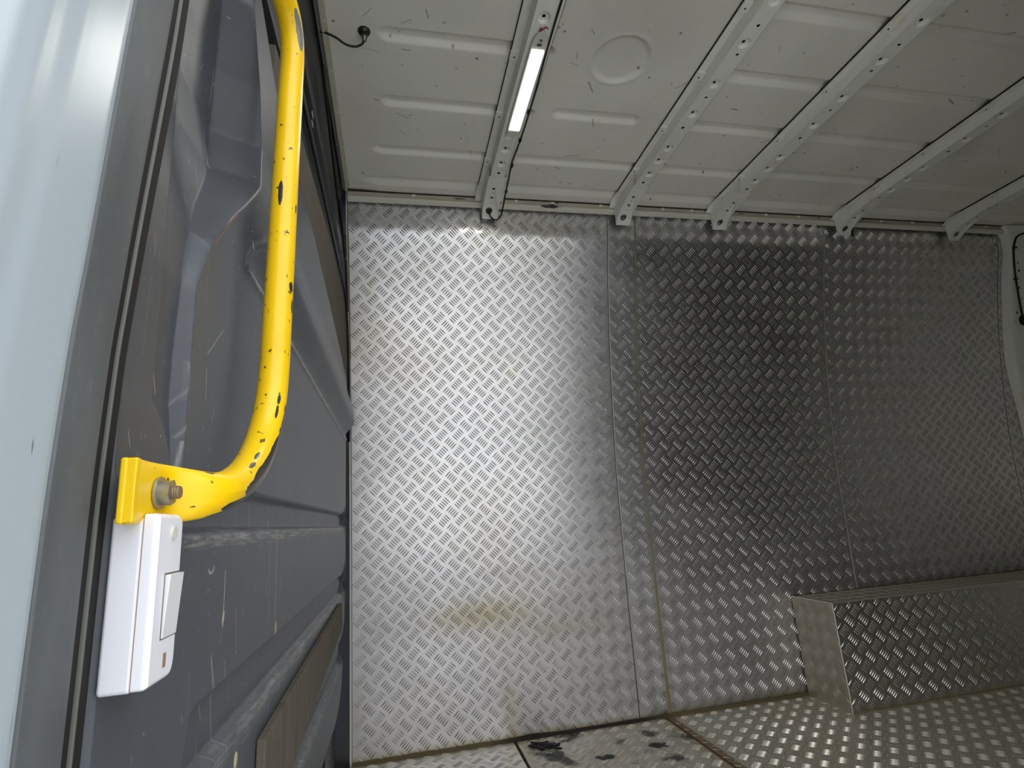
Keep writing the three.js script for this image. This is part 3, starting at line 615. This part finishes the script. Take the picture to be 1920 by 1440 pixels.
    g.fillStyle = 'rgba(196,186,150,.9)'; g.beginPath(); g.ellipse(X(0.588), Y(-0.072), 3.5, 9, 0.2, 0, 7); g.fill(); g.fillRect(X(0.588) - 1, Y(-0.03), 2, Y(-0.08) - Y(-0.03));
    g.fillStyle = 'rgba(190,180,150,.85)'; g.beginPath(); g.ellipse(X(0.83), Y(-0.122), 6, 13, 0.15, 0, 7); g.fill(); g.fillRect(X(0.822) - 1, Y(0.02), 2.4, Y(-0.12) - Y(0.02));
    g.fillStyle = 'rgba(214,200,158,.95)'; g.beginPath(); g.ellipse(X(0.655), Y(-0.212), 8, 10, 0, 0, 7); g.fill(); g.beginPath(); g.ellipse(X(0.665), Y(-0.240), 9, 24, -0.1, 0, 7); g.fill();
    g.strokeStyle = 'rgba(170,96,60,.6)'; g.lineWidth = 2; g.beginPath(); g.moveTo(X(0.50), Y(0.26)); g.lineTo(X(0.56), Y(0.325)); g.stroke();
    for (const [d, y, l, a] of [[0.50, 0.155, 70, -0.8], [0.72, 0.05, 90, 1.5], [0.78, -0.02, 120, 1.52], [0.63, -0.07, 60, 1.4], [0.60, -0.11, 120, 1.35], [0.56, -0.1, 80, 1.2], [0.9, 0.1, 110, 1.5]]) { g.strokeStyle = 'rgba(176,178,182,.55)'; g.lineWidth = 2; g.beginPath(); g.moveTo(X(d), Y(y)); g.lineTo(X(d) + Math.cos(a) * l, Y(y) + Math.sin(a) * l); g.stroke(); }
  });
  const lining = new THREE.MeshPhysicalMaterial({ side: THREE.DoubleSide, specularIntensity: 0.75, map, roughness: 0.42, bumpMap: dataTex(256, 256, () => { const v = 0.4 + 0.2 * rnd(); return [v, v, v]; }, false), bumpScale: 0.00022 });
  lining.bumpMap.repeat.set(9, 8);
  const geo = grid(us, vs, (dd, v) => { const y = lerp(yBot(dd), yTop(dd), v), d = dd < 0.56 ? lerp(0.56, dd, (0.56 - d0 + pillarDz(y)) / (0.56 - d0)) : dd; return [XB + relief(d, y), y, -d, (d - 0.30) / 1.7, (y + 0.80) / 1.5]; });
  const back = grid(us.filter((_, i) => i % 5 === 0), [0, 1], (d, v) => [XB - 0.07, lerp(yBot(d), yTop(d), v) - 0.002, -d, 0.5, 0.5], true);
  const p = single('bulkhead_lining', plain([geo]), lining, 'dark grey scuffed moulded plastic lining on the cab bulkhead at left', 'wall panel');
  // panel edge return at the foot of the photo's far end is part of the sheet behind
  // boards
  const board = (poly, x0, th, label) => { // poly in (depth, height)
    const g = prism(poly, th, 0.0015); const q = g.attributes.position, uv = g.attributes.uv; // shape (d, y), extruded to +z -> map to x
    for (let i = 0; i < q.count; i++) { const d = q.getX(i), y = q.getY(i), e = q.getZ(i); q.setXYZ(i, x0 + e, y, -d); uv.setXY(i, d * 0.9, y * 2.2); }
    g.computeVertexNormals(); return single('lashing_board', flat(g), timber, label, 'board', 'timber boards on the bulkhead');
  };
  board([[0.738, -0.222], [1.668, -0.196], [1.672, -0.262], [1.2, -0.297], [0.95, -0.318], [0.735, -0.335]], XB + 0.0008, 0.010, 'grimy lower timber board on the bulkhead lining, stained reddish at its near end');
  board([[0.72, 0.628], [1.10, 0.613], [1.48, 0.570], [2.03, 0.488], [2.03, 0.756], [1.70, 0.775], [1.40, 0.765], [1.10, 0.737], [0.72, 0.700]], XB - 0.014, 0.010, 'grey brown upper timber board above the dark bulkhead lining');
}
// ---------------------------------------------------------------- cables in the upper corner
{
  const t = thing('corner_cable', 'bundle of thin black cables running along the bulkhead into the far upper corner', 'cable');
  part('cable', tube([[-0.158, 1.12, -1.2], [-0.160, 1.05, -1.45], [-0.158, 0.97, -1.70], [-0.154, 0.93, -1.80], [-0.154, 0.85, -1.86], [-0.155, 0.75, -1.92]], 0.004, 80, 8), black, t);
  part('cable', tube([[-0.160, 0.80, -0.9], [-0.160, 0.80, -1.3], [-0.158, 0.79, -1.60], [-0.156, 0.77, -1.86], [-0.156, 0.62, -1.97], [-0.157, 0.3, -2.03]], 0.0035, 100, 8), black, t);
  part('cable', tube([[-0.153, 1.00, -1.60], [-0.150, 0.93, -1.66], [-0.150, 0.88, -1.74], [-0.152, 0.90, -1.80], [-0.153, 0.98, -1.79]], 0.0035, 60, 8), black, t);
}

// ---------------------------------------------------------------- white door pillar and rubber seal
{
  const w = struct('trim_2', 'white painted edge of the side door pillar at far left');
  const cs = [[-0.161, -0.302], [-0.1575, -0.297], [-0.1565, -0.290], [-0.1570, -0.278], [-0.1575, -0.266], [-0.1580, -0.257], [-0.1595, -0.247], [-0.1600, -0.236], [-0.163, -0.224], [-0.170, -0.213], [-0.185, -0.206], [-0.25, -0.204], [-0.45, -0.203]];
  const ys = range(-0.85, 1.2, 120);
  part('painted_edge', grid(range(0, cs.length - 1, 48), ys, (k, y) => { const i = Math.min(cs.length - 2, Math.floor(k)), f = k - i; return [lerp(cs[i][0], cs[i + 1][0], f), y, lerp(cs[i][1], cs[i + 1][1], f) + pillarDz(y), k / 12, (y + 0.9) * 0.5]; }, true), whiteBody, w);
  part('pillar_core', grid([-0.45, -0.21], ys, (x, y) => [x, y, -0.32 + pillarDz(y)]), navySteel, w);
}
{
  const t = thing('door_seal', 'worn grey rubber door seal running down the white door pillar', 'seal');
  const seal = std({ map: canvasTex(256, 1024, (g, w, h) => {
    g.fillStyle = '#5d6163'; g.fillRect(0, 0, w, h);
    for (let i = 0; i < 2600; i++) { const v = rnd() < 0.5 ? 75 + rnd() * 25 : 120 + rnd() * 30; g.fillStyle = `rgba(${v | 0},${v + 2 | 0},${v + 2 | 0},${rnd() * 0.18})`; g.fillRect(rnd() * w, rnd() * h, 2 + rnd() * 14, 1 + rnd() * 3); }
    for (let i = 0; i < 60; i++) { const x = rnd() * w, y = rnd() * h, r = 20 + rnd() * 60, q = g.createRadialGradient(x, y, 0, x, y, r); q.addColorStop(0, 'rgba(60,64,66,.25)'); q.addColorStop(1, 'rgba(60,64,66,0)'); g.fillStyle = q; g.fillRect(x - r, y - r, 2 * r, 2 * r); }
  }), roughness: 0.6 });
  const ys = range(-0.85, 1.15, 140);
  // lip: from the paint edge (z -.297) to the gap (-.343)
  const lipW = y => 0.0455 + 0.010 * sst(0.1, 0.4, y);
  const sw = (prof, mat, name) => part(name, grid(range(0, prof.length - 1, (prof.length - 1) * 4), ys, (k, y) => { const i = Math.min(prof.length - 2, Math.floor(k)), f = k - i, s = lerp(prof[i][0], prof[i + 1][0], f), x = lerp(prof[i][1], prof[i + 1][1], f); return [XB + x, y, -0.2955 - s * lipW(y) + pillarDz(y), k / (prof.length - 1), (y + 0.9) * 0.5]; }, true), mat, t);
  sw([[0.0, -0.006], [0.0, 0.000], [0.03, 0.0012], [0.3, 0.0020], [0.6, 0.0014], [0.82, 0.0004], [0.92, -0.0012], [0.95, -0.0030], [0.95, -0.02]], seal, 'lip');
  sw([[0.94, -0.012], [0.96, -0.0034], [1.06, -0.0030], [1.30, -0.0030], [1.43, -0.0034], [1.46, -0.012]], std({ color: 0x14120f, roughness: 0.85 }), 'channel');
  sw([[1.115, -0.0032], [1.122, -0.0018], [1.135, -0.0012], [1.155, -0.0012], [1.165, -0.0018], [1.17, -0.0032]], std({ color: 0x5c6059, roughness: 0.5 }), 'bead');
  part('backing', grid([0, 1], ys, (u, y) => [XB - 0.034, y, -0.30 - 0.055 * u + pillarDz(y)]), black, t);
}

// ---------------------------------------------------------------- yellow grab handle
{
  const t = thing('grab_handle', 'chipped yellow tubular grab handle bolted beside the door pillar', 'handle');
  const TX = -0.113, ZT = -0.563, R = 0.0137;
  // centre line: from the flattened foot, out along the wall, bend up, straight tube, bend back at the top
  const pts = [];
  const add = (x, y, z) => pts.push(V(x, y, z));
  for (const p of [[-0.1445, 0.0288, -0.345], [-0.1445, 0.0288, -0.374], [-0.1425, 0.0288, -0.387], [-0.137, 0.0285, -0.397], [-0.129, 0.0285, -0.4075], [-0.1225, 0.0302, -0.4225], [-0.118, 0.0375, -0.4520], [-0.1155, 0.0545, -0.4880], [-0.114, 0.0815, -0.5185], [-0.113, 0.1150, -0.5395]]) add(...p);
  for (let y = 0.155; y < 0.54; y += 0.03) add(TX, y, lerp(-0.552, -0.590, (y - 0.15) / 0.39));
  for (const p of [[-0.1130, 0.565, -0.591], [-0.1135, 0.588, -0.584], [-0.1155, 0.602, -0.568], [-0.119, 0.608, -0.548], [-0.124, 0.609, -0.525], [-0.131, 0.609, -0.500], [-0.139, 0.609, -0.478], [-0.1440, 0.609, -0.462], [-0.1445, 0.609, -0.430]]) add(...p);
  const curve = new THREE.CatmullRomCurve3(pts, false, 'centripetal'); curve.arcLengthDivisions = 800;
  const N = 320, S = 28, len = curve.getLength();
  const flatU = u => { const s = u * len, e = (1 - u) * len; return Math.max(1 - sst(0.040, 0.095, s), 1 - sst(0.04, 0.095, e)); };
  const us = range(0, 1, N), vs = range(0, 1, S);
  const tmp = V(0, 0, 0), X = V(1, 0, 0);
  const tubeG = grid(us, vs, (u, v) => {
    const p = curve.getPointAt(u), T = curve.getTangentAt(u), n = X.clone().addScaledVector(T, -X.dot(T)).normalize(), b = V(0, 0, 0).crossVectors(T, n);
    const f = flatU(u), a = v * Math.PI * 2; // v = 0 faces +x (room)
    const c = Math.cos(a), s = Math.sin(a), e = lerp(1, 0.55, f), sgnpow = (q, k) => Math.sign(q) * Math.pow(Math.abs(q), k);
    const rx = lerp(R, 0.0042, f), ry = lerp(R, 0.0182, f);
    p.addScaledVector(n, sgnpow(c, e) * rx).addScaledVector(b, sgnpow(s, e) * ry);
    return [p.x, p.y, p.z, u, v];
  });
  const CH = [[0.090, 0.20, 0.020, 0.05], [0.104, 0.13, 0.026, 0.07], [0.122, 0.04, 0.024, 0.08], [0.145, 0.99, 0.030, 0.075], [0.170, 0.985, 0.030, 0.055], [0.205, 1.02, 0.035, 0.045], [0.13, 0.86, 0.008, 0.022], [0.15, 0.84, 0.008, 0.02], [0.221, 0.87, 0.009, 0.018], [0.236, 0.87, 0.006, 0.02], [0.232, 0.99, 0.005, 0.02], [0.345, 0.985, 0.008, 0.03], [0.365, 0.94, 0.006, 0.04], [0.475, 0.735, 0.017, 0.030], [0.462, 0.96, 0.006, 0.02], [0.565, 0.99, 0.010, 0.03], [0.640, 0.02, 0.014, 0.035], [0.668, 0.02, 0.018, 0.04], [0.715, 0.90, 0.028, 0.065], [0.70, 0.0, 0.02, 0.03]]; // worn spots: along, around, half sizes
  const map = dataTex(1536, 256, (u, v) => {
    const s = u * len;
    let c = [0.985, 0.80, 0.02], vv = v; // v=0 room side, .25 towards b
    const w = 0.10 * fbm(s * 60, v * 6, 1, 4) + 0.05 * fbm(s * 240, v * 22, 3, 3);
    let k = 0;
    // big worn patch on the outside of the lower bend
    const q = (cs, cv, ws, wv) => { let dv = Math.abs(v - cv); dv = Math.min(dv, 1 - dv); return 1 - Math.hypot((s - cs) / ws, dv / wv); };
    for (const a of CH) k = Math.max(k, q(...a) + 5.0 * w * 0.55);
    const fine = fbm(s * 130, v * 9, 6, 3) > 0.37 || fbm(s * 60 + 30, v * 14, 8, 4) > 0.40 || fbm(s * 34 + 11, v * 30, 2, 3) > 0.40;
    if (k > 0.05) c = s > 0.55 ? [0.50, 0.49, 0.47] : [0.20, 0.19, 0.18];
    else if (k > -0.06 && k > 0) c = [0.98, 0.86, 0.35];
    else if (fine) c = [0.42, 0.34, 0.12];
    else { const d = 0.04 * fbm(s * 20, v * 5, 9); c = [c[0] + d, c[1] + d, c[2]]; }
    return c;
  });
  const tb = part('tube', tubeG, std({ map, roughness: 0.3 }), t);
  const yel = std({ color: 0xf5c90a, roughness: 0.34 });
  const plate = part('foot_plate', plain([box(-0.1486, -0.1403, 0.0108, 0.0468, -0.3500, -0.3446, 0.0012), box(-0.1490, -0.1450, 0.0105, 0.0470, -0.400, -0.344, 0.0015)]), yel, t);
  const boltAt = (y, z) => {
    const b = new THREE.Group();
    const zinc = std({ color: 0xa5a294, roughness: 0.42, metalness: 0.75 });
    const bolt = part('washer', new THREE.CylinderGeometry(0.0098, 0.0098, 0.0016, 32).rotateZ(Math.PI / 2).translate(-0.1392, y, z), zinc, t);
    part('nut', new THREE.CylinderGeometry(0.0072, 0.0080, 0.0062, 6).rotateZ(Math.PI / 2).rotateX(0.3).translate(-0.1355, y, z), zinc, bolt);
    const th = [new THREE.CylinderGeometry(0.0036, 0.0036, 0.009, 16).rotateZ(Math.PI / 2).translate(-0.1325, y, z)];
    for (let i = 0; i < 3; i++) th.push(new THREE.TorusGeometry(0.0036, 0.0005, 6, 18).rotateY(Math.PI / 2).translate(-0.1316 + i * 0.0013, y, z));
    part('stud', plain(th), std({ color: 0x9a8468, roughness: 0.5, metalness: 0.6 }), bolt);
  };
  boltAt(0.0285, -0.3760); boltAt(0.609, -0.443);
}

// ---------------------------------------------------------------- white switch box
{
  const t = thing('light_switch', 'white plastic rocker switch box mounted under the yellow handle', 'switch', [XB, 0, 0]);
  const white = std({ color: 0xe8e9f0, roughness: 0.32 }), dirty = std({ color: 0xb59f86, roughness: 0.6 });
  const Y0 = -0.0775, Y1 = 0.0155, ZA = -0.360, ZC = -0.398;
  const rb = (x0, x1, y0, y1, z0, z1, r) => box(x0, x1, y0, y1, z0, z1, r);
  part('back_box', rb(0.000, 0.0166, Y0 - 0.0006, Y1 - 0.0004, ZC, ZA, 0.0022), white, t);
  // cover: rounded in the room-facing outline
  const s = new THREE.Shape(), w = ZA - ZC, h = Y1 - Y0 + 0.0005, r = 0.0085;
  s.moveTo(r, 0); s.lineTo(w - 0.002, 0); s.quadraticCurveTo(w, 0, w, 0.002); s.lineTo(w, h - 0.002); s.quadraticCurveTo(w, h, w - 0.002, h); s.lineTo(r, h); s.quadraticCurveTo(0, h, 0, h - r); s.lineTo(0, r * 1.6); s.quadraticCurveTo(0, 0, r, 0);
  const g = new THREE.ExtrudeGeometry(s, { depth: 0.0046, bevelEnabled: true, bevelSize: 0.003, bevelThickness: 0.0034, bevelSegments: 5, bevelOffset: -0.003, curveSegments: 10 });
  const q = g.attributes.position; for (let i = 0; i < q.count; i++) { const a = q.getX(i), b = q.getY(i), c = q.getZ(i); q.setXYZ(i, 0.0168 + Math.max(0, c), Y0 + b, ZC + a); }
  g.computeVertexNormals();
  const cover = part('cover', g, std({ color: 0xeeeef4, roughness: 0.28 }), t);
  part('dirt_seam', rb(0.0160, 0.0172, Y0 + 0.0002, Y1 - 0.0008, ZC + 0.0005, ZA - 0.0003, 0.0004), dirty, t);
  const rs = new THREE.Shape([[0, 0], [0.0034, 0], [0.0012, -0.034], [0, -0.034]].map(p => new THREE.Vector2(...p)));
  const rg = new THREE.ExtrudeGeometry(rs, { depth: 0.0205, bevelEnabled: true, bevelSize: 0.0004, bevelThickness: 0.0004, bevelSegments: 2 });
  rg.translate(0.0240, -0.0195, -0.3945);
  part('rocker', rg, std({ color: 0xe4e3e4, roughness: 0.35 }), t);
  part('rocker_gap', rb(0.0240, 0.0249, -0.0548, -0.0180, -0.3958, -0.3722, 0.0003), std({ color: 0x6d665f, roughness: 0.7 }), t);
  part('indicator', new THREE.CylinderGeometry(0.0037, 0.0040, 0.0016, 24).rotateZ(Math.PI / 2).translate(0.0252, 0.0048, -0.3815), std({ color: 0xd9d8c8, roughness: 0.25 }), t);
  part('screw_recess', rb(0.0240, 0.0251, -0.0705, -0.0625, -0.3835, -0.3790, 0.0005), std({ color: 0x9a7a68, roughness: 0.8 }), t);
  for (let i = 0; i < 26; i++) { const y = -0.018 - 0.03 * rnd(), z = ZA - 0.0035 - 0.002 * rnd(), sz = 0.0004 + 0.0007 * rnd(); part('dirt_speck', rb(0.0236, 0.0246, y, y + sz * 1.6, z - sz, z, 0.0001), std({ color: 0x8a7264, roughness: 0.9 }), cover); }
}

renderer.render(scene, camera);
